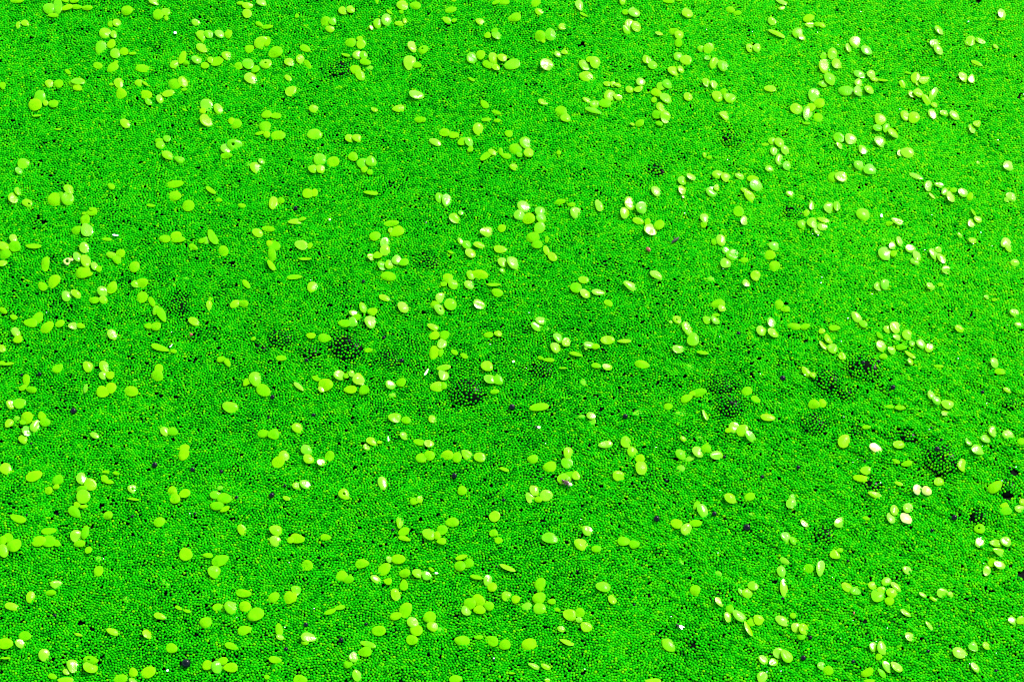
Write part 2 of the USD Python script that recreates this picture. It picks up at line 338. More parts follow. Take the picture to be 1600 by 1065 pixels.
def frond_mesh(a, b, seed, hole=False):
    """A duckweed frond: a plump lens, broader at one end, with a faint keel; a, b are its half axes. Its top swells by about a fifth of its width."""
    r = np.random.default_rng(seed)
    n = 26
    ph = np.arange(n) / n * 2 * math.pi
    egg, dent = r.uniform(0.04, 0.24), r.uniform(-0.12, 0.07)
    k2, k3 = r.uniform(-0.07, 0.07), r.uniform(-0.05, 0.05)
    rad = 1 + k2 * np.cos(2 * ph + r.uniform(0, 6)) + k3 * np.cos(3 * ph + r.uniform(0, 6)) + dent * np.exp(-((np.abs(ph - math.pi) / 0.5) ** 2))
    ox, oy = a * rad * np.cos(ph), b * rad * np.sin(ph) * (1 + egg * np.cos(ph))
    th = b * r.uniform(0.13, 0.22)
    keel, side = r.uniform(0, 0.12), r.uniform(-0.12, 0.12)
    rho = np.array([0.0, 0.3, 0.58, 0.8, 0.93, 1.0])
    c = np.array([a * r.uniform(-0.3, 0.3), b * r.uniform(-0.25, 0.25)]) if hole else np.zeros(2)
    if hole:
        rho = np.array([0.2, 0.36, 0.58, 0.8, 0.93, 1.0])
    w1, w2, wp = r.uniform(-0.08, 0.08), r.uniform(-0.08, 0.08), r.uniform(0, 6)

    def top(x, y, q):
        s = th * (1 - q ** 3.0) + th * keel * np.exp(-(y / (0.22 * b)) ** 2) * (1 - q ** 2)
        return s + b * (w1 * np.sin(3.2 * x / a + wp) + w2 * np.cos(2.8 * y / b + wp)) * (1 - q ** 3) + b * side * (x / a) * (1 - q ** 4)

    V, F = [], []
    if not hole:
        V.append([0, 0, top(0.0, 0.0, 0.0)])
        rings = rho[1:]
    else:
        rings = rho
    first = len(V)
    for q in rings:
        x, y = c[0] * (1 - q) + ox * q, c[1] * (1 - q) + oy * q
        V += list(np.c_[x, y, top(x, y, np.full(n, q)) - (0 if q < 1 else 0.0)])
    nb = len(V)
    for q in rings[::-1]:
        x, y = c[0] * (1 - q) + ox * q * 0.985, c[1] * (1 - q) + oy * q * 0.985
        V += list(np.c_[x, y, np.full(n, -0.45 * th * (1 - q ** 2) - 0.16 * th)])
    allr = 2 * len(rings)
    for k in range(allr - 1):
        for j in range(n):
            p0, p1 = first + k * n + j, first + k * n + (j + 1) % n
            F += [[p0, p0 + n, p1 + n], [p0, p1 + n, p1]]
    if hole:
        k = allr - 1
        for j in range(n):
            p0, p1, q0, q1 = first + k * n + j, first + k * n + (j + 1) % n, first + j, first + (j + 1) % n
            F += [[p0, q0, q1], [p0, q1, p1]]
    else:
        F += [[0, first + j, first + (j + 1) % n] for j in range(n)]
        V.append([0, 0, -0.73 * th]); L = len(V) - 1; k = first + (allr - 1) * n
        F += [[L, k + (j + 1) % n, k + j] for j in range(n)]
    return np.array(V, float), np.array(F)


def place_frond(px, py, w, h, ang, glint, sunk, hole, lift, seed):
    """(vertices in the world, faces) of the frond that shows at px, py with these sizes in photo pixels."""
    r = np.random.default_rng(seed + 7)
    z0 = (-0.00010 if sunk else 0.00036) + lift
    p = at(px, py, z0)
    J = np.stack([(at(px + 1, py, z0) - p)[:2], (at(px, py - 1, z0) - p)[:2]], 1)
    a_ = math.radians(ang)
    e1, e2 = np.array([math.cos(a_), math.sin(a_)]) * w / 2, np.array([-math.sin(a_), math.cos(a_)]) * h / 2
    U, s, _ = np.linalg.svd(J @ np.stack([e1, e2], 1))
    major, minor = s
    ax = U[:, 0] * (1 if r.random() < 0.5 else -1)
    tilt = 0.0
    if minor < 0.45 * major:          # seen partly from the edge: tipped up about its long axis
        full = max(minor, 0.45 * major)
        mdir = np.array([-ax[1], ax[0], 0.0])
        best = None
        need = minor
        Ji = np.linalg.inv(J)
        long_s = Ji @ ax; long_s /= np.linalg.norm(long_s)
        want = abs(np.cross(long_s, Ji @ (mdir[:2] * need)))
        for t in np.radians(np.arange(-78, 79, 2)):
            v = mdir * full * math.cos(t) + np.array([0, 0, full * math.sin(t)])
            sh = v[:2] - v[2] * (p - CAM)[:2] / (p - CAM)[2]
            err = abs(abs(np.cross(long_s, Ji @ sh)) - want) + 0.02 * abs(t) * want
            if best is None or err < best[0]:
                best = (err, t)
        tilt = best[1]; minor = full
    V, F = frond_mesh(major * 1.08, minor * 1.08, seed, hole)
    c, s_ = ax
    R = np.array([[c, -s_, 0], [s_, c, 0], [0, 0, 1.0]])
    if tilt:
        ct, st = math.cos(tilt), math.sin(tilt)
        R = R @ np.array([[1, 0, 0], [0, ct, -st], [0, st, ct]])
        up = 0.35 * minor * abs(math.sin(tilt))
    else:
        if glint >= 2:
            n = H + np.r_[r.normal(0, 0.09, 2), 0]
        elif glint == 1:
            n = np.array([0, 0, 1.0]) + 0.75 * (H - [0, 0, 1]) + np.r_[r.normal(0, 0.10, 2), 0]
        else:
            n = np.array([-0.06, -0.03, 1.0]) + np.r_[r.normal(0, 0.07, 2), 0]
        R = turn(n / np.linalg.norm(n)) @ R
        up = 0
    return V @ R.T + p + [0, 0, up], F


DATA = """
T 0 0
135 5 110 40
385 70 90 80 0 1;450 50 120 70 90 1;415 120 80 30;520 60 90 40 20
600 55 80 30 -10;680 62 80 35 -10
510 5 50 25;580 5 70 35
990 85 85 68 15
145 200 50 38 80 1;200 185 65 42 -15 1
915 180 75 55 20 1;865 190 45 45
825 265 95 75 0 1;890 270 60 50 70 1
790 380 95 85 80 1;870 345 70 55 45
900 420 80 70 15 1;970 405 70 55 -20;1035 418 60 20 5
765 515 70 50 -15
880 530 90 60 25;905 487 40 25 20
1110 535 112 55 -5
1205 15 75 55 -10 2
1235 115 80 80;1295 95 65 60 30 1;1300 145 40 30 90
1535 182 70 45 -5 2
1365 505 80 50 30 1;1425 450 100 50 65;1450 490 50 35 -20
530 562 50 30 -40
385 655 65 55 0 1;457 655 70 60 10
610 635 110 60 10 1;560 655 45 40;605 685 70 45 -10
930 650 75 75 30 1;945 730 80 75 -50;870 660 35 20
1085 652 60 48 0 1;1135 655 55 20 -40
1140 740 90 65 -20;1160 795 60 45 -20 1
1365 660 110 75 10;1430 640 75 75 45 1;1440 700 50 25
1320 730 95 50 15 1;1250 775 60 60 60 2
310 765 90 90 0 1;275 820 100 90;415 810 80 55;355 805 40 40 0 1
290 905 70 15 5
965 875 60 35 0 u
980 965 85 65 -15 1
450 1010 50 12
20 670 50 50
1445 862 40 15 -20
T 320 0
-25 278 75 75 0 1;30 270 65 62 0 1
-20 375 88 78 0 1
-60 465 85 70 0 2;0 510 60 50
15 820 95 95 0 2;110 860 95 60 -35 1
15 940 110 90 0 1;-15 870 50 40
330 105 70 70 0 1;335 45 75 45 10 1;275 25 50 30
445 22 85 50 0 2
1078 82 65 60 0 1;1140 75 65 60 0 1
945 165 75 70;1000 168 60 50 20 1;975 228 70 42 0 1
720 125 30 30
425 190 60 30 -20;490 210 80 30
1345 15 35 25 90
1545 42 90 80 20 1;1535 95 35 30
1425 155 90 85 0 2;1350 185 65 65 0 1;1300 215 35 30 0 2
1525 185 85 35 0 1;1565 165 45 35 70 1
1440 95 50 20 -40
120 265 85 65 0 2;185 270 65 55 80
345 382 75 55
445 340 110 90 20 1;480 325 70 65
550 410 110 75 15
785 380 85 50 -20
875 365 50 20 0 u
175 440 90 60 0 1
95 480 100 70 10;45 470 50 45 0 1
265 515 60 55 -30;340 500 90 85 60 1;395 540 60 55
475 500 90 75 0 1h
365 615 105 85 -15 2
665 487 82 62 0 1
750 468 80 60 -15 1;805 505 70 40 -60
650 608 60 40 -35 1
675 715 90 70 25 1
1140 335 80 65 10;1220 345 70 65 0 1;1210 300 45 35
1195 430 75 60 0 2;1240 430 60 55 -40 1;1255 485 85 45 -15
1180 550 80 70 -30;1215 590 80 70 -60 1
1325 855 50 50 -30 1
1515 850 95 50 15 1
860 855 90 50 0 1
480 895 80 55 10;555 905 85 45 -5
245 970 95 70;210 945 50 45
470 995 90 80 60;430 1040 70 25 10;485 1055 50 50
1100 430 70 20 -15
1285 535 60 35 0 u
T 640 0
45 48 85 55 -15
345 5 40 20
320 82 85 45 10;350 68 25 20
295 160 75 40 -10 1;350 160 40 25 10
555 172 78 48 -5 1
735 12 75 60;675 20 60 30 20
985 20 85 60 30
1010 92 65 45 -15 1
1330 45 75 75 30 2;1360 115 60 20 -30
820 138 100 60 5
680 275 75 70 60 1;610 275 50 45;665 240 55 40 20
1020 285 85 80;1100 270 85 85 30 1;1045 325 30 25
1195 210 70 50 20 1
1160 425 55 45 0 2;1210 408 50 35 10 1
1080 508 125 80 0 3
490 455 95 75 10 1;555 430 70 65 40
655 460 80 80 30 1;725 452 75 62 0 1
615 505 85 60 -35;675 525 60 50 10 1
800 505 120 75 15 1
1370 510 90 85 0 1;1450 490 85 85 0 1;1410 465 60 50
1380 600 105 75 -15 1
25 365 90 80 -40 2;105 390 75 60 10 h
0 490 95 95 0 2;60 510 60 45
485 622 55 20 -30
58 740 125 70 0 2
585 815 75 45 -45
680 880 65 30 -25
600 935 75 30;685 945 50 25 -10
540 1008 95 85 0 1
75 935 75 40 -10;108 935 35 35
270 1035 80 60;345 1055 80 50
775 1045 60 50
1045 800 80 45 -10 1
1185 870 90 70 -15;1220 920 75 65 0 1
1390 785 75 35 -15 1
1450 820 80 60 0 1;1530 808 95 65 -10;1435 865 120 40 -20 1
1545 655 60 40 0 1;1590 660 45 45 0 1
1565 745 90 80 40 1;1630 760 60 40 0 2
T 960 0
65 10 50 50 0 1
155 95 90 80 0 3;90 95 60 40 -10
35 140 90 35 -20 u
120 195 80 80 0 2;170 210 75 75 -45 1;95 235 75 45 -25 1
425 10 80 35;505 0 60 20
570 103 95 75 15 1
905 80 80 45 -25;955 105 70 30
1230 165 70 50 -15 2
1270 265 125 35 -25 1
1300 15 100 30 -25 2;1310 65 60 25 25 1
1515 145 85 55 20;1530 195 75 40 10 2;1585 190 45 35
1435 260 85 75 0 1;1465 290 60 55 0 2
350 262 70 35 0 1
460 245 70 45;505 275 70 65 0 1;500 335 60 60
1060 380 65 65 0 1h;1115 378 65 60 0 2
740 385 85 80 0 1;675 380 50 45 0 1;725 455 55 35 10 1
500 445 75 65 0 1;560 470 90 70 0 1
785 500 85 85 0 1;850 515 85 80 0 1
255 465 70 65 -20 1;300 508 75 60 15 1
465 555 95 75 0 1;520 545 55 55 0 1
720 645 70 65 0 1;778 663 65 60 0 2
205 640 75 60 20 3
190 695 75 40 30 1;120 700 65 45 0 1
415 655 75 75 0 1;365 675 70 60 20 1
405 770 100 75 -20 1;330 725 85 60 -30;310 780 40 40
575 757 68 62 0 1
810 755 90 80 10 1;850 720 50 50;900 765 95 70 -10 1
1215 692 95 50 -5 1
870 908 100 70 -5 1
365 835 75 75 0 1;335 890 75 75;400 915 85 85 0 1;350 965 60 35 -25
200 960 70 50 20;140 970 35 25 0 1
25 665 60 35 0 1;25 760 70 40 -15 1
1425 850 100 80 0 1
1515 890 110 85 90 2;1535 840 70 65;1500 965 60 20
1560 745 95 90 0 2;1600 805 80 75
1590 925 70 70
T 1280 0
20 198 55 35 -20 1
285 330 90 85 20 2;230 375 65 55 80 2;370 390 95 75 -15 2
105 420 90 75 70 1;35 440 60 45 0 1
45 520 100 100 0 1
140 500 85 85 0 1
90 620 110 90 0 1;30 655 75 45 0 1
320 582 100 60 -15 2;408 580 70 60 10 2
435 620 70 35 0 1;500 628 75 18 -5
310 645 65 60 0 3;310 710 90 85 70 3;395 700 85 65 0 2
210 710 115 75 -5 1
295 795 100 60 -25 u
475 935 90 80 0 1;460 1000 80 50 -10 1
525 1000 70 50 60 1;580 1040 100 75 0 2
1430 105 80 70 45 3;1420 150 60 25
940 235 80 75 -10 2
905 340 90 60 20 3;930 385 90 65 -35 3
1185 320 90 70 60 1;1160 340 50 45 0 1;1260 320 80 40 -15 1
1380 365 50 30 -20 1
1230 495 85 30 -25 1
1130 605 90 80 -15 2;1190 615 65 55 80 3
755 610 80 75 80 1;765 655 30 30 0 1
830 625 105 55 20 1
695 570 45 15 -15
655 665 80 35 -40 1
725 735 60 55 -30 3;780 725 85 75 0 1
895 735 95 60 70 2
845 790 110 50 -35 1;900 820 50 40 0 1
885 890 75 65 -45 3
980 885 85 40 0 2;1055 900 90 55 -20 2
675 905 80 75 0 1;740 920 90 75 15 1
1195 1005 75 65 80 2;1235 965 65 50 20 1
1595 775 30 20
T 0 213
185 215 95 75 20 1;150 270 60 55 0 2
110 482 95 75 20 1;140 430 70 50 65 1
220 527 95 50 -10 1h
430 495 105 95 10;470 465 60 55;540 415 80 80 0 1;530 490 95 90 0 1
868 390 60 40 -20
1365 375 140 50
1365 468 100 70
1472 545 90 85
1240 35 60 40;1305 20 55 50 0 1;1255 72 70 55 0 1
1318 152 95 65 -10 1;1400 180 75 45 -10 1
715 595 95 45 5;655 600 35 20;725 568 60 20
665 655 80 70 90;680 730 95 95 0 2;600 730 75 50 35
1178 540 65 25 -10
1165 745 55 15 0 u
1285 800 90 55 -5
1375 775 80 70;1390 805 110 50
1510 865 70 40 -30
835 805 70 25
105 800 70 60 90 2;115 860 85 85 -40
30 855 80 80 0 1;35 915 90 80;20 990 90 50 20 1
260 858 115 35 -3
355 995 105 65 90
660 870 80 75 0 3;610 945 80 75 0 2;670 970 105 75 85 1
740 1015 60 60 0 2;770 1035 50 45
645 1060 120 90 10;695 1075 50 40
865 925 75 40 0 1;940 915 75 60 20;915 965 60 60
1050 1020 85 70 50
T 320 213
15 815 60 50 0 2;60 785 120 60 -65;-20 815 60 40 20
145 895 75 75
230 72 120 85 0 1h;165 95 80 75 0 2;168 150 85 42
400 245 85 80 0 1;445 195 55 40 0 2;340 220 55 45 0 u
575 -5 105 70
855 -15 115 75 0 1
1130 15 75 55 0 1;1190 15 70 55 0 1
45 420 85 35 -35
110 498 50 30 -5
290 540 60 30
905 185 105 90 0 1;1000 200 95 80;850 255 80 60 20 1;905 260 65 60 0 1
1160 160 75 60 -20
1235 210 85 75 20 1;1300 195 85 70 0 1;1245 260 50 50;1290 280 45 35
540 520 98 78 75 1;595 500 50 45
805 445 85 75;858 440 60 48 80
1295 442 115 28 -5
710 665 110 45 5 1;760 645 60 30 20
415 755 85 60 -15 1
495 722 95 40 -10
540 855 90 75;505 835 50 45;525 925 100 60 90;520 1010 90 40 -60
755 850 90 85 0 2;820 855 45 40 30
785 958 90 20
1330 780 85 65 10
1455 680 110 45
1500 745 110 70 20;1455 735 45 40 0 1
1410 835 80 80 0 2;1410 890 80 75 0 2;1350 925 70 60;1300 942 60 50 0 2
1500 965 75 70 0 3;1555 980 70 70
1385 1010 70 70 0 1;1440 1000 65 60 80 1
T 640 213
200 45 85 55 -20 2
415 40 80 60 20;465 45 75 60 -40 2;475 100 45 45
600 150 110 45 35;650 125 70 45 -10 1
755 155 75 40 -10;712 120 50 35 80
830 100 100 75;910 55 95 90 0 1;930 130 75 70 0 1;860 145 50 35 0 1
1025 130 60 40 0 u
815 240 70 45 0 1
1165 128 35 30
240 483 80 75 0 1;290 500 90 75 80 2
355 640 95 75 15 1;400 600 40 35 0 2
895 548 115 80 0 2;860 615 90 75 0 2;930 640 95 80
1020 590 80 70 0 2;1030 640 85 65 -20 1
1015 715 90 75 60 1;960 790 100 75;995 845 85 60
1070 805 55 28 90
1070 895 75 45 -60 1;1115 940 80 60 -50 1
610 750 125 70 5 2;720 718 60 60
400 820 60 40 -45 2;450 850 75 60 0 1;475 910 80 80 0 2
555 855 110 45 -10 1
712 882 105 55 0 1
730 985 80 75 0 2;815 992 110 95 0 2;725 1050 45 35 0 2
1480 540 85 65 -80 2
1300 600 95 75 0 3
1170 515 90 35;1265 535 60 30
320 905 50 15 -20
T 960 213
120 520 95 85 -60 2;215 555 100 80 10 2;80 600 80 75 80 3
185 660 85 45 -10 1
280 725 95 90 10 3;350 690 85 65 20;258 670 55 40 80
330 430 85 75 0 3
530 345 70 65 0 2;530 420 70 65 80 2;538 470 25 25 0 3
610 320 95 50 -5 2
540 545 50 45 0 u
705 145 40 30 -40 1;740 165 40 25
810 300 90 60 10 1;870 320 75 65 0 1
765 430 90 75 10 2;800 400 50 45 80 1
980 312 80 45 -5 2
1080 330 80 50;1110 385 110 80 -10 2
1025 425 80 40 -10 1;1060 470 110 60 -30 1
970 585 80 80;1015 655 75 60 80 3
705 640 75 70 0 3;700 688 50 40
835 815 80 80 30 2;780 825 45 45
870 895 60 50 0 2;925 925 95 85 0 1;870 990 85 80 60 2
1015 968 60 40
1250 860 95 65 10 2;1215 925 80 70 -20;1160 910 50 30 0 u
1250 1015 80 75 -45
1375 452 75 40 -5 2
1540 540 70 45 80 3;1500 600 45 45 0 1
1470 690 80 60 0 1;1550 675 90 85 30 1;1585 740 60 60 0 2
1635 655 100 40 -10 1;1630 710 85 50 5 2
1235 40 65 55 -10 1;1290 50 80 75 0 1;1335 110 75 60 0 3;1245 118 60 55 80 3
1290 185 80 65 80 3;1350 230 75 65 0 2
1215 255 75 50 10 2
1180 65 50 25
T 1280 213
155 10 85 75 0 1;245 20 90 80 0 3;160 72 65 40 -20 2
480 40 105 80 0 2
345 105 85 65 -20 2
690 130 105 80 0 2;632 130 55 50 80 3
320 230 105 70 0 2;395 260 110 75 10 2
105 318 75 70;175 312 95 80 10 2
760 315 105 45 -20 2
855 390 90 65 60 3;940 382 85 35 0 3;880 465 60 25 -40 1
985 435 70 55 15 3;1030 470 90 75 80 3;1050 420 50 40
1130 440 90 65 0 3;1180 470 60 45 80
80 555 90 75 15 2;138 545 75 55 80 1
345 608 110 90 -10 1
615 665 110 45 -10 2;550 680 55 30
1485 235 120 75 0 3
1500 475 80 75 -30 3;1465 495 40 40 0 2
1190 680 80 60 40 3;1240 648 60 50 -10 3;1205 595 60 20 -60
1205 815 85 45 0 1
1100 775 50 25 -20 2
1460 835 95 75 0 3;1480 880 60 40 -30 1
1530 988 75 50 0 2
905 925 100 75 -20 2;955 955 80 60 -45 2;930 885 60 40 20 3
520 915 120 95 0 3;575 855 70 55 20 3;580 915 50 50
630 820 85 55 -60 2;715 875 90 55 5 3
765 935 85 70 80 3;750 980 70 50 -20 2
510 815 75 40 -10 u
995 1045 80 60 0 3
1240 208 30 25 0 2
1530 65 40 25 0 u
T 0 426
420 70 110 75 50;330 105 90 55 -40
530 185 95 70 10 2;595 165 90 55 -20 1
805 150 85 75 0 2;875 115 90 70 35;808 215 65 55 0 1;735 215 80 48
1105 85 115 65 10;1060 90 65 50 0 1
1110 190 85 80 40
1185 225 75 45 -70
1215 295 80 40 75 1;1260 325 115 60 -60
1345 90 45 30 0 u
1445 45 60 25 0 u
25 295 60 40 -40;105 345 65 35 -25
295 355 90 70 30;240 392 95 65
370 425 115 65 25;470 395 75 50 30
575 415 85 55 15 3;630 415 70 40 -15
125 465 75 65 -45 3;140 515 70 65 40
15 590 60 60 0 1
60 712 85 22 5;10 705 60 30
880 480 85 75 0 2;820 495 45 25 0 u
1520 382 90 60 -5 1
1215 418 80 60;1155 415 60 40
1250 588 130 45 -20;1355 612 50 30 -10
690 735 85 75 -30 1
815 735 90 75 -60 1;805 805 60 55 0 3;860 800 65 60
450 748 85 60 25
1240 750 75 65 80;1230 805 90 80
205 840 90 50 80;180 895 60 40 30;245 912 80 45 -15
668 905 65 30 85 2
800 928 95 80;868 900 80 75 50
1025 925 105 80 -20;1055 850 45 40 0 u
155 1018 95 75 20 1;85 1030 70 65 0 2
T 320 426
325 90 80 40 -50
700 35 110 35 5
840 115 90 70 30 1
38 262 75 50 -70 1;45 205 35 25
235 245 80 50 35 1;300 240 75 50 -10
1430 28 110 65 -15
1410 200 95 45 -15 1
1555 270 100 85 -5 3
1238 272 80 60 -60 1;1310 305 70 60;1295 385 100 85 75 3
1160 315 65 50 0 3;1090 395 95 60 -5;1155 385 70 65 0 2;1185 345 60 50
935 510 95 62 -5;828 490 70 45 -15
598 668 80 40 -5
378 515 40 25 15
125 675 65 40;175 700 75 40 -50
1280 605 60 35
1055 800 100 70 0 2;1105 805 40 40
1205 830 95 95 -30 2;1148 785 50 45 80 3
395 828 100 100 0 1;325 855 65 45 30
460 920 120 80 -30
735 888 90 35 -42 2
945 875 120 85 5;910 910 50 40 0 3
870 825 60 35 -35
1135 910 95 65;1240 918 85 65 15
1455 875 85 60 10 2;1535 855 75 60 10
1465 950 55 35 0 u
200 1050 130 75 0 1
T 640 426
300 45 75 75;340 95 75 70 0 1;265 90 50 35
245 195 80 75 30 2;320 245 100 80 10 1;200 250 70 50;235 290 80 75 0 3h
545 15 125 65;480 20 70 70 0 1
465 95 75 65 0 2
550 248 100 70 0 2
685 155 85 55
660 95 100 25
1360 55 80 55 0 1;1300 115 85 85 -40;1370 160 85 70 -20 3
1475 152 105 45 0 3
1555 240 70 50 -40
185 425 95 45 -15 1
195 490 80 65;270 490 75 70 20;255 550 90 65 60 2
190 625 100 70 70;240 620 60 45 80
350 620 60 35 -35;425 650 60 35 -25
615 485 75 40;690 475 60 45 0 1
605 725 90 80 0 1
635 830 100 75 0 2;690 838 80 65 -10 1
665 928 65 35
265 800 90 80 60 3;265 740 110 40 10 1
215 890 100 75 15 1;260 880 55 55
1030 375 90 60 10 2;990 420 90 60 -10 2;1060 435 60 40 0 u
1160 510 75 70 -40 2;1225 540 80 60 40 2;1140 585 80 75 0 2
1410 565 105 50 0 2;1455 575 60 40;1380 570 60 40 80 3
1550 525 110 60 10 1
1300 635 95 30 -15
1085 680 85 30 -5;1025 665 45 25 -30
1460 725 70 40 -10;1545 735 85 45 0 1
1200 745 65 12
1010 1050 150 55 5
1355 855 50 50 0 u
T 960 426
335 22 110 60 -20 3
130 105 135 60 -15 2
745 55 80 45 0 u
1030 80 60 60 0 2
1105 20 80 75 45 1
810 245 110 60;840 280 60 50 0 3
790 330 60 25;725 370 70 60 0 1;790 370 75 60 -10 2
490 368 65 65 0 1h;440 385 30 20 0 3
565 425 85 75 -20 2;580 465 60 50 0 1;615 520 95 85 60 1
505 595 95 60 15 3
580 748 80 55 0 u
690 625 90 25 -10
215 715 110 60 -10
1285 250 70 65 80;1335 285 70 40
1150 452 85 75 0 3;1228 390 75 70 0 2;1240 465 85 75 -10 2
1400 420 95 50 -10;1490 420 75 40 10
1500 775 90 50 -35 1;1560 800 65 45 0 1
665 935 105 55 5;565 980 85 55 30;610 940 45 40
1035 925 75 65;1105 990 80 40 -30
420 1045 70 45
1560 1030 90 60 -20;1625 1020 60 60
1270 1020 60 30 0 u
75 535 100 30 0 1
T 1280 426
460 105 70 65 60 3;515 92 75 75 0 2
880 110 95 50 0 2;945 95 40 30
290 345 90 65 -40 3;345 400 70 50 -40 1
120 430 85 42
600 425 100 80 0 3;535 440 65 55 0 2
70 515 80 55 -60 1
35 570 85 45 -45 3;105 590 80 70 10 1
20 455 50 40 0 1
690 485 85 75 10 1;610 505 75 45 0 2
490 575 100 85 0 2;570 605 70 55 0 3;640 585 80 40 -5;470 490 60 35 -50;500 655 60 40
800 560 85 65 -30 3;860 585 65 65 0 2;725 555 45 45 0 2
715 690 55 55 0 3;710 640 90 30 -35 1
180 650 60 55 -40 1
1100 440 85 50 -15 1
1310 190 50 30 0 2;1370 210 40 25
1530 315 90 55 0 2
1565 410 80 35 0 3
1375 705 85 75 0 3;1415 775 85 50
935 730 70 25
1475 915 80 40 -5 1
880 955 75 70 0 2;920 1000 75 60 -30 2
1005 1025 95 75 0 2
545 1045 70 30;630 1050 75 40
T 0 639
70 110 80 50 50 1;128 72 45 40 0 u
210 70 95 85 50;180 100 50 45
280 130 100 70 60 2;210 170 75 75 0 2;180 235 65 65 0 1
325 50 60 60;350 100 80 60 -10
740 205 65 48 -10 2
1290 175 75 65 -30 2;1350 175 85 60 -5
1440 310 75 65 20;1435 355 90 75 35
50 470 100 80 -20 1
265 520 120 80 20
450 550 85 80 40;380 635 60 55 30;440 605 50 40
640 540 90 85 60 2;705 585 90 90 0 1;640 625 80 55 10;650 680 105 95 60 1
815 540 60 50 -50;845 565 80 30 -10
825 487 55 22;905 500 50 22 -20
1035 622 80 60 10 2h
1045 705 90 15 -8
1350 640 70 60 -30;1365 695 80 80;1440 660 90 65 25
580 800 95 75 -45;600 745 50 40 -30;655 760 60 25 10
840 830 75 60 10
1245 880 85 70 25;1280 970 50 40 -50 u
140 855 125 55 -20
385 950 120 45 12
595 990 90 85 10 2;665 960 100 55 75;620 1050 85 50;690 1100 55 55
65 1010 75 75;20 1025 70 60 80;110 1065 110 100;25 1105 90 80 80 1
300 1030 105 80;380 1030 100 90 -20;445 1045 50 50
T 320 639
460 190 85 60;540 195 90 75 30
730 150 95 70 -15 1
620 360 85 75 50 1;575 410 100 80 30
798 320 95 70 0 2;810 385 80 75 0 1
975 365 80 70 40;915 415 85 55 20 2
785 585 85 65 0 2;715 597 65 50 10 1
640 695 60 30 -15 1
1090 665 90 75 0 1h
85 670 85 60 15 1;150 695 105 80;95 755 100 60;155 780 70 35 15;118 615 45 35 0 u
290 940 85 60 -40 1
560 945 100 80 20 1;550 1030 90 75 0 2
725 1010 115 70 -10;670 1020 50 50
945 1000 80 45 -10
1490 65 100 80 10 1;1570 85 70 55
1310 255 90 60 -15 1;1265 295 55 50 0 2;1365 258 40 25
1390 580 98 72 -75 3
1525 885 100 55 75 1;1555 955 85 60 15;1560 1010 90 35 -15
1560 210 75 55 0 2
T 640 639
180 80 70 60 20 1
75 260 90 45 -10;155 270 80 60 0 2
90 385 80 75;155 365 75 75
290 360 95 70;370 380 80 70 80
450 360 100 65 -20 1;545 375 90 70 0 1
1420 50 75 50 0 2;1425 95 60 45 0 u;1340 60 60 30 0 u
410 632 70 65
35 720 70 55;80 705 50 50 0 1
665 835 85 75 30 1
330 885 105 65 5
150 975 110 85 0 1;255 945 75 75;215 985 60 50 80;250 1030 70 50
655 965 60 55;695 1025 60 50 -20
1095 1005 125 85 -5 1
1395 950 95 65 0 2
1345 1055 110 90 10 1;1460 1090 75 50
980 640 85 80 0 2;940 690 70 70 0 3;1065 675 100 80 20 2;1005 705 55 45
1215 540 110 85 20 1;1250 515 90 50;1300 520 65 60 80 1
1095 450 100 75;1230 420 90 85 80 1;1240 345 80 80 0 1
960 390 80 60
1530 275 110 50 15 2
740 470 80 25 -20
T 960 639
90 255 85 80 80 1;140 335 80 75 0 1
210 460 110 90 80 1;200 385 70 60
30 520 95 75 0 1
710 45 85 35 -70 3
1200 65 110 65 -10 1;1250 90 60 30 0 u
935 145 80 80 0 2;1000 165 90 85 80 1;1065 215 100 60 -30 2;890 165 50 40
540 235 55 35 -20 1
665 220 70 40 30 u
520 355 85 75 0 1;585 380 80 55 0 u
655 330 95 85 0 2;715 310 75 65;800 360 100 65 10 2
520 460 75 60 30 u
910 695 105 75 -10 1
1055 685 80 60
690 795 110 75 -60 2;640 750 65 40 70 1
485 895 95 70 -25;565 935 95 80 50 2;635 890 90 50 -5
1390 690 50 50 0 2;1380 740 85 75 60 2
1485 890 75 45 -35 2
1345 1005 95 80 -30 2;1400 1030 65 60 0 1
75 1030 95 70;155 1055 75 60
1075 830 70 50 0 u
180 30 70 40 0 u
510 30 90 50 0 u
T 1280 639
195 250 110 85 50 1
445 300 120 70 -5 4
625 275 90 65 10 1
600 405 60 30 -25;685 425 80 40
365 480 85 65 20 1;330 540 115 55 -5
620 580 70 25 -20 1
770 628 80 75 0 4;840 635 75 70 0 4
935 565 80 60 10 1
440 670 110 45 -10 1
590 785 85 70 70 2;565 850 85 80 50 3
695 770 90 65 25 2;680 855 95 90 0 4
165 885 110 70 35 2
365 850 55 25 -20
1360 170 85 75 60 2;1300 230 85 65 10 3
1475 200 95 70 15 3
1170 255 70 60 60 2;1240 315 115 80 0 2
1115 435 98 70 80 1
1580 250 60 50
1375 605 110 80 25
1450 760 70 55;1455 800 90 60
1570 780 90 50 10 3;1590 725 60 50 0 1
1255 930 80 75 0 h
1255 1040 85 75 50 3
1380 1045 90 60 0 1;1460 1030 85 75 0 2
985 30 80 40 20 2
370 140 65 30
T 0 852
1450 65 100 95
765 105 55 50 0 u
770 200 85 72 90
445 305 95 62 8 2
395 367 85 38 -8
240 400 88 68 85 1
100 478 118 55 -8 1
1260 290 65 40 15 u;1310 310 50 30 -40 u
990 415 65 50 0 u
1395 487 60 25 -30;1460 512 60 22 -15
1250 550 95 45 -10 1
885 672 105 55 -8 1
1155 690 105 70 12 1
1340 800 85 72 -10
195 705 95 70;160 765 85 60 0 3;45 765 120 75
350 855 95 90 80 3
45 878 80 15
570 940 100 90 40 2;520 985 55 45 0 3
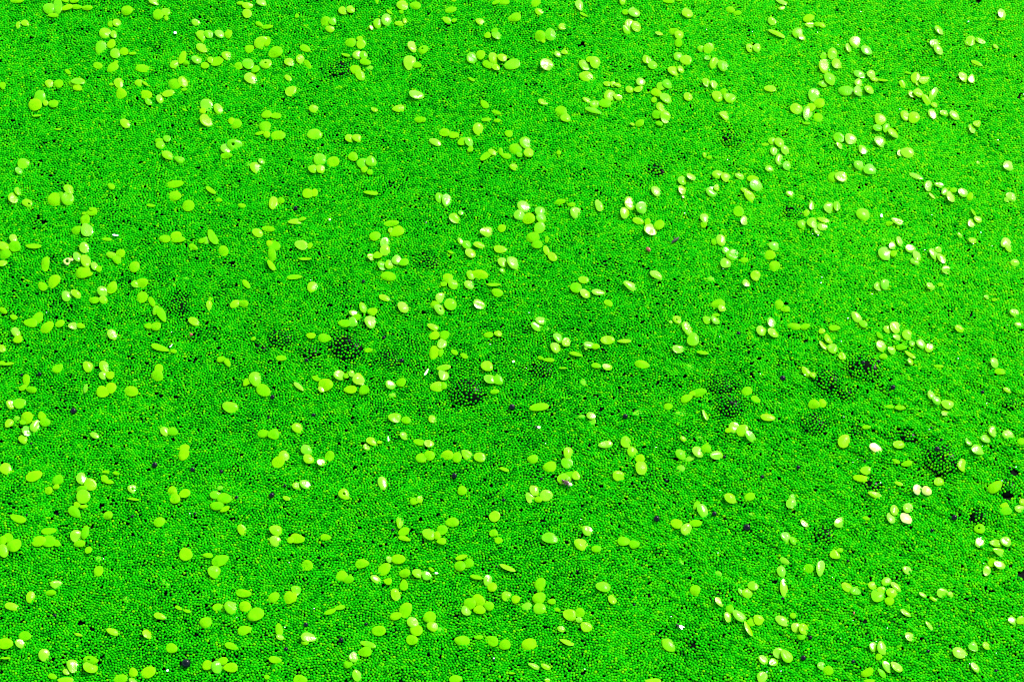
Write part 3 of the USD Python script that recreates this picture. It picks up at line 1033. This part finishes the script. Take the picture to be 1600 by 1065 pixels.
705 895 110 70 -10 h;710 950 115 90 0 1
410 1020 65 40 -10
510 1050 120 45 0 1
1155 990 115 85 30;1040 990 70 65 80
940 1040 110 65;1045 1055 75 50 0 2
615 695 55 22 -15 1
1610 600 100 75 15
T 320 852
25 75 75 35 -5
120 115 130 75 25;75 205 100 90 20 1
800 155 100 75 -40
1070 235 85 85;1125 265 75 55
1230 140 100 65
1510 105 100 70;1440 105 55 45 0 3
1405 180 110 75 45;1340 265 85 60 -20 2;1430 280 60 50
1490 380 90 70 -70 1
305 372 120 60 -10
540 405 90 65 20
665 405 110 100;715 350 75 75 0 1
100 480 80 50 20
215 490 125 95 -10 1;315 480 85 80;395 540 120 100 20
310 660 105 65 15
980 515 90 40 20;1055 482 80 35 12
580 655 90 58 90;590 715 65 40 0 2
815 715 125 70 0 2;785 750 60 50
210 785 110 45 -18
550 890 95 50
100 945 100 90 0 2;140 900 80 60;200 950 110 65;20 930 75 75
1275 770 120 45 -15 1;1250 828 105 70
1165 870 80 75 0 2;1120 925 70 55 10
1190 1015 90 70 -40 2
745 1045 100 65
1355 665 115 70
485 1025 40 35
1560 215 80 60
1555 305 85 60 80
1570 500 120 85 50;1490 550 90 55
T 640 852
65 215 85 70 0 1;135 235 75 60 0 2
170 185 45 25 -30
395 160 85 75;460 140 80 60 20;405 90 90 35 15
765 175 120 35 -25 1
520 245 90 30 -10
610 275 85 65 80 2;645 325 70 70
760 395 85 70 0 1;830 420 65 55
540 430 105 80 -40;470 450 90 85;440 505 75 75 0 2;545 500 90 60;620 470 75 60
1020 305 95 80 80
1010 410 100 80 20;1015 490 90 85 0 1;915 475 75 65 10 u
1110 435 60 40
1250 540 110 80 0 1;1330 520 75 70 80;1325 580 50 40 0 3;1380 635 85 75 0 1
1155 500 50 25 -20
1185 650 60 45 0 2
1510 320 115 85 0 1
1585 420 80 65 80 1
155 555 95 90;175 630 85 70 0 1;240 670 60 60 0 u
25 600 90 80 -30 2;50 660 100 80;20 735 90 75
410 745 115 75
640 745 110 70 -30;740 775 90 75 10;540 715 70 30
935 770 115 85 5
1230 755 110 35 -20 1
975 940 90 40 -15 2;1065 945 75 40 -20 1
360 1040 90 60
1080 1055 50 30 0 1
800 995 50 15
T 960 852
510 140 60 60 0 u
630 350 80 75 20
825 445 95 55 -35 3;900 495 70 60 -50;890 560 75 70 80 2;975 550 105 75 -25 2
1065 600 70 60;1125 580 85 70 -15 1;1045 650 120 35 -65 2
1085 310 85 75 40 1;1040 370 80 75 30 1;990 365 70 30 -55 2
1305 205 85 65 -70 2;1325 330 125 65 -85 2;1330 120 80 40 -40 u
1515 180 75 65;1610 175 120 65 85 2
1310 585 110 75 -25 3;1395 545 50 40
1420 640 75 75 0 3;1480 655 85 85 0 1;1460 710 60 50
430 780 115 85 -30 1;400 750 60 50
1165 890 85 65 -20 3;1240 910 75 60 20 2
1285 835 85 80 20 3;1345 860 105 85 -40 1
1155 1025 90 70 50 2
305 1055 115 35 0 1
810 225 60 50 0 u
T 1280 852
120 70 80 65 0 1;160 35 50 35
220 325 95 70 -20 1;280 355 75 65 0 1
690 195 90 60 -5 3
1410 150 95 65 -10 3;1310 195 75 60 80 3;1350 130 60 60
1410 50 115 55 -5 2
420 310 75 60 20 1
460 390 120 100 30 1;490 350 70 60 0 1;550 435 70 60
570 370 85 80 0 1;525 280 80 60 30 1;600 320 90 50 -45 2
965 370 90 65 10 3;1025 380 50 40 0 2
810 385 65 35 -25 2;890 415 60 25 -25 1
680 525 95 50 -30 3
870 630 95 45 -35 2
715 712 100 68 5 2
425 790 75 70 80 3;490 800 100 75 -60 2;465 870 50 45
530 945 90 60 -50 3;605 945 95 70 -35 2
375 990 100 55 10;490 995 80 40 -30 1
1100 835 125 80 0 3;1205 785 75 75 0 2
1310 780 75 60 0 1
1220 950 90 55 -45 3
1515 585 85 65 -10 3;1580 580 80 60 30 1
20 940 80 60 0 2;70 975 75 65
390 1055 80 25
"""
plants = []
tx = ty = 0
for line in DATA.strip().splitlines():
    if line[0] == 'T':
        tx, ty = map(int, line.split()[1:])
        continue
    fr_ = []
    for part in line.split(';'):
        q = part.split() + ['0', '0']
        x, y, w_, h_ = map(float, q[:4])
        more = [t for t in part.split()[4:]]
        ang = float(more[0]) if more and re.fullmatch(r'-?\d+', more[0]) else 0.0
        flag = more[-1] if more and not re.fullmatch(r'-?\d+', more[-1]) else (more[1] if len(more) > 1 else '0')
        gl = int(re.sub(r'\D', '', flag) or 0)
        fr_.append((tx + x / 5, ty + y / 5, w_ / 5, h_ / 5, ang, gl, 'u' in flag, 'h' in flag))
    plants.append(fr_)
area = [sum(f[2] * f[3] for f in fr_) for fr_ in plants]
order = np.argsort(area)[::-1]
chosen = set(order[:300].tolist())
COUNT = {1: 'single-frond', 2: 'two-frond', 3: 'three-frond', 4: 'four-frond', 5: 'five-frond', 6: 'six-frond'}


def words_for(fr_):
    gl = max(f[5] for f in fr_)
    big = sum(f[2] * f[3] for f in fr_) / len(fr_)
    thin = all(min(f[2], f[3]) < 0.55 * max(f[2], f[3]) for f in fr_)
    state = ('bleached white' if gl == 4 else 'white-glazed' if gl == 3 else 'white-glinting' if gl == 2 else 'yellow-green' if gl == 1 else 'plain green')
    extra = ' with a hole' if any(f[7] for f in fr_) else ' half sunk in the beads' if any(f[6] for f in fr_) else ' tipped on edge' if thin else ''
    return f'{state} {COUNT[len(fr_)]} duckweed{extra}'


items = []
for k in range(len(plants)):
    fr_ = plants[k]
    items.append((float(np.mean([f[0] for f in fr_])), float(np.mean([f[1] for f in fr_])), words_for(fr_), ''))
ids = sorted(chosen)
labels = dict(zip(ids, single_out([items[k] for k in ids])))
LOOK = {0: 'frond_look', 1: 'wet_frond_look', 2: 'shiny_frond_look', 3: 'glazed_frond_look', 4: 'pale_frond_look'}
rest = {}
for k, fr_ in enumerate(plants):
    made = []
    for n, (x, y, w_, h_, ang, gl, sunk, hole) in enumerate(fr_):
        V, F = place_frond(x, y, w_, h_, ang, gl, sunk, hole, 0.00007 * n, 1000 + 37 * k + n)
        if not sunk:
            V[:, 2] += max(0.0, 0.6 * float(swell(V.mean(0)[None, :2])[0]))
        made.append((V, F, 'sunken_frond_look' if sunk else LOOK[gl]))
    if k in chosen:
        base = np.array([*np.mean([V.mean(0) for V, F, m in made], axis=0)[:2], 0.0])
        if len(made) == 1:
            o = obj('duckweed', made[0][:2], made[0][2])
        else:
            o = thing('duckweed', base)
            big = max(range(len(made)), key=lambda q: fr_[q][2] * fr_[q][3])
            for q, (V, F, m) in enumerate(made):
                obj('mother_frond' if q == big else 'daughter_frond', (V - base, F), m, o)
        tag(o, labels[k], 'duckweed', 'duckweed plants floating on the watermeal')
    else:
        for V, F, m in made:
            rest.setdefault(m, []).append(trimesh.Trimesh(V, F, process=False))
o = thing('small_duckweed', (0, 0, 0))
for m, ms in rest.items():
    tag(obj('fronds', trimesh.util.concatenate(ms), m, o), kind='stuff')
tag(o, 'small scattered single duckweed fronds strewn over the green watermeal', 'duckweed', kind='stuff')


# ------------------------------------------------------------------ insects, husks, flakes
def blob(a, b, c, bend=0.0, pinch=0.0):
    s = trimesh.creation.icosphere(2, 1.0)
    v = s.vertices.copy()
    v[:, 1] *= 1 - pinch * v[:, 0] ; v[:, 2] *= 1 - 0.5 * pinch * v[:, 0]
    v = v * [a, b, c]
    v[:, 2] += bend * (v[:, 0] / a) ** 2 * a
    s.vertices = v
    return s


def spun(m, deg, tip=0.0, move=(0, 0, 0)):
    m = m.copy()
    m.apply_transform(trimesh.transformations.rotation_matrix(math.radians(tip), [0, 1, 0]))
    m.apply_transform(trimesh.transformations.rotation_matrix(math.radians(deg), [0, 0, 1]))
    m.apply_translation(move)
    return m


def rod(p, q, r):
    m = trimesh.creation.cylinder(radius=r * 1e4, segment=[np.array(p) * 1e4, np.array(q) * 1e4], sections=6)
    m.vertices *= 1e-4
    return m


# a brown beetle with a pale tail
p = at(886.5, 757); o = thing('beetle', (p[0], p[1], 0.0009))
D = -32
obj('body', spun(blob(0.00085, 0.00058, 0.0004, pinch=0.15), D, move=(-0.0001, 0, 0)), 'insect_shell_look', o)
d = np.array([math.cos(math.radians(D)), math.sin(math.radians(D)), 0])
obj('head', spun(blob(0.00034, 0.00034, 0.00028), D, move=-d * 0.00115), 'insect_shell_look', o)
obj('tail', spun(blob(0.0005, 0.00042, 0.00036, pinch=0.3), D, move=d * 0.00085), 'insect_tail_look', o)
side = np.array([-d[1], d[0], 0])
for sgn in (-1, 1):
    for t in (-0.0006, -0.0001, 0.0005):
        a_ = d * t + side * sgn * 0.0004; b_ = a_ + side * sgn * 0.0005 + d * (t * 0.5) + [0, 0, 0.00015]; c_ = b_ + side * sgn * 0.0003 + d * t * 0.4 - [0, 0, 0.0006]
        obj('leg', trimesh.util.concatenate([rod(a_, b_, 0.00006), rod(b_, c_, 0.00005)]), 'insect_leg_look', o)
    obj('feeler', rod(-d * 0.0014, -d * 0.002 + side * sgn * 0.0004 + [0, 0, 0.0001], 0.00004), 'insect_leg_look', o)
tag(o, 'small dark brown beetle with a pale orange tail beside a white-glinting duckweed', 'beetle')


def fly(x, y, deg, size_, label):
    p = at(x, y); o = thing('fly', (p[0], p[1], 0.0008))
    d = np.array([math.cos(math.radians(deg)), math.sin(math.radians(deg)), 0]); s_ = np.array([-d[1], d[0], 0])
    obj('body', spun(blob(size_, size_ * 0.36, size_ * 0.34), deg), 'insect_leg_look', o)
    obj('head', spun(blob(size_ * 0.3, size_ * 0.34, size_ * 0.3), deg, move=-d * size_ * 1.1), 'insect_leg_look', o)
    for sg in (-1, 1):
        obj('wing', spun(blob(size_ * 0.85, size_ * 0.3, size_ * 0.03), deg + sg * 14, move=d * size_ * 0.55 + s_ * sg * size_ * 0.25 + [0, 0, size_ * 0.36]), 'wing_look', o)
        for t in (-0.4, 0, 0.4):
            obj('leg', rod(d * t * size_ + s_ * sg * size_ * 0.2, d * t * 1.6 * size_ + s_ * sg * size_ * 0.8 - [0, 0, size_ * 0.5], size_ * 0.06), 'insect_leg_look', o)
    tag(o, label, 'fly')


fly(840, 670, -20, 0.00055, 'tiny black fly with pale wings right of centre, below mid height')
fly(1062, 981, -38, 0.0008, 'slender dark fly lying alone low right of centre near the bottom')

SCRAPS = [  # name, x, y, half length px, half width px, degrees, look, label, category
    ('husk', 666.5, 585, 6.4, 1.8, 55, 'straw_look', 'pale straw-coloured grass husk left of the broad bubble near the centre', 'husk'),
    ('husk', 607, 689, 4.6, 1.3, 98, 'straw_look', 'pale pinkish upright husk beside duckweed left of centre', 'husk'),
    ('husk', 268, 544, 3.4, 0.9, 40, 'chaff_look', 'short bright white spike of chaff on the left at mid height', 'husk'),
    ('flake', 181, 370, 5, 1.5, -8, 'chaff_look', 'white flake with a ragged edge lying flat on the left, upper part', 'flake'),
    ('flake', 1377, 339.5, 2, 2.6, 0, 'chaff_look', 'bright white fleck on the right, upper part', 'flake'),
    ('flake', 274, 54, 2.4, 2.4, 0, 'chaff_look', 'bright white dot near the top edge on the left', 'flake'),
    ('flake', 802, 567, 1.8, 1.8, 0, 'chaff_look', 'tiny white dot in the very centre of the pond', 'flake'),
    ('flake', 682, 897, 3.2, 1.6, -15, 'straw_look', 'orange-white fleck beside a two-frond duckweed low left of centre', 'flake'),
    ('flake', 515.5, 345.5, 1.8, 1.8, 0, 'straw_look', 'yellow dot alone on the beads left of centre, upper part', 'flake'),
    ('flake', 262, 1049, 2.0, 1.4, 30, 'chaff_look', 'tiny pale fleck left of the largest black bubble, bottom edge', 'flake'),
    ('seed', 299, 525, 2.6, 2.4, 0, 'seed_look', 'round red-brown seed on the left at mid height', 'seed'),
    ('seed', 1013, 392, 4.8, 3.0, -50, 'seed_look', 'oblong dark red seed right of centre in the upper part', 'seed'),
    ('seed', 1334, 959, 3.4, 1.3, 70, 'seed_look', 'thin red-brown seed by a small frond, lower right', 'seed'),
    ('twig', 1055, 377.5, 8.5, 2.0, 36, 'twig_look', 'short black twig lying aslant right of centre, upper part', 'twig'),
    ('twig', 1530, 0.5, 6.5, 2.0, 0, 'twig_look', 'black scrap of twig cut by the top edge at far right', 'twig')]
for name, x, y, a_, b_, deg, m_, lab, cat in SCRAPS:
    s_ = scale_at(x, y); p = at(x, y)
    deg_w = math.degrees(math.atan2(math.sin(math.radians(deg)) / math.sin(PITCH), math.cos(math.radians(deg))))
    if name == 'twig':
        r_ = np.random.default_rng(int(x)); ms = [blob(a_ * s_, b_ * s_, b_ * s_)]
        v = ms[0].vertices; v[:, 1:] *= (1 + 0.5 * (meshkit.noise(v * 3000, 4)[:, None] - 0.5)); ms[0].vertices = v
        m = trimesh.util.concatenate([spun(ms[0], deg_w), spun(rod([0, 0, 0], [a_ * s_ * 0.2, a_ * s_ * 0.55, 0.0002], b_ * s_ * 0.35), deg_w)])
    elif name == 'husk':
        m = spun(blob(a_ * s_, b_ * s_, b_ * s_ * 0.7, 0.12, 0.35), deg_w, -14)
    else:
        m = blob(a_ * s_, b_ * s_ / (1 if name == 'seed' else math.sin(PITCH)), min(a_, b_) * s_ * (0.8 if name == 'seed' else 0.45))
        v = m.vertices; m.vertices = v * (1 + 0.35 * (meshkit.noise(v * 2500 + x, 5)[:, None] - 0.5)); m = spun(m, deg_w)
    o = obj(name, m.apply_translation([p[0], p[1], 0.0011 if name == 'husk' else 0.0007]), m_)
    tag(o, lab, cat)

# a curled, bleached frond at the left
p = at(105, 411)
o = thing('curled_frond', (p[0], p[1], 0.0008))
t_ = trimesh.creation.torus(0.00062, 0.00030, major_sections=24, minor_sections=10)
t_.remove_unreferenced_vertices()
t_.vertices *= [1, 1.25, 1]
t_.vertices[:, 2] += 0.0003 * np.sin(2 * np.arctan2(t_.vertices[:, 1], t_.vertices[:, 0]))
obj('rim', spun(t_, -10, 8), 'pale_frond_look', o)
V, F = frond_mesh(0.0006, 0.00045, 5)
obj('tip', (V + [0.0011, 0.0005, 0.0001], F), 'pale_frond_look', o)
tag(o, 'curled bleached frond, white and yellow, left of a tall duckweed clump', 'frond')

# pin-prick pale specks, thickest to the right
pts = []
r_ = np.random.default_rng(77)
while len(pts) < 80:
    x, y = r_.uniform(0, 1600), r_.uniform(0, 1065)
    if r_.random() < 0.10 + 0.9 * max(0, (x - 900) / 700) ** 1.5:
        pts.append((x, y))
fm = []
for x, y in pts:
    p = at(x, y); s = trimesh.creation.icosphere(1, scale_at(x, y) * r_.uniform(0.4, 0.95)); s.vertices *= [r_.uniform(1, 1.8), 1, 0.8]
    fm.append(spun(s, r_.uniform(0, 180), move=(p[0], p[1], 0.00045 + max(0, float(swell(p[None, :2])[0])))))
tag(obj('foam_specks', trimesh.util.concatenate(fm), 'pale_speck_look'), 'pin-prick pale specks sprinkled on the beads, mostly at the right', 'foam', kind='stuff')
print('plants', len(plants), 'labels unique', len(set(labels.values())) == len(labels), max(len(l.split()) for l in labels.values()))
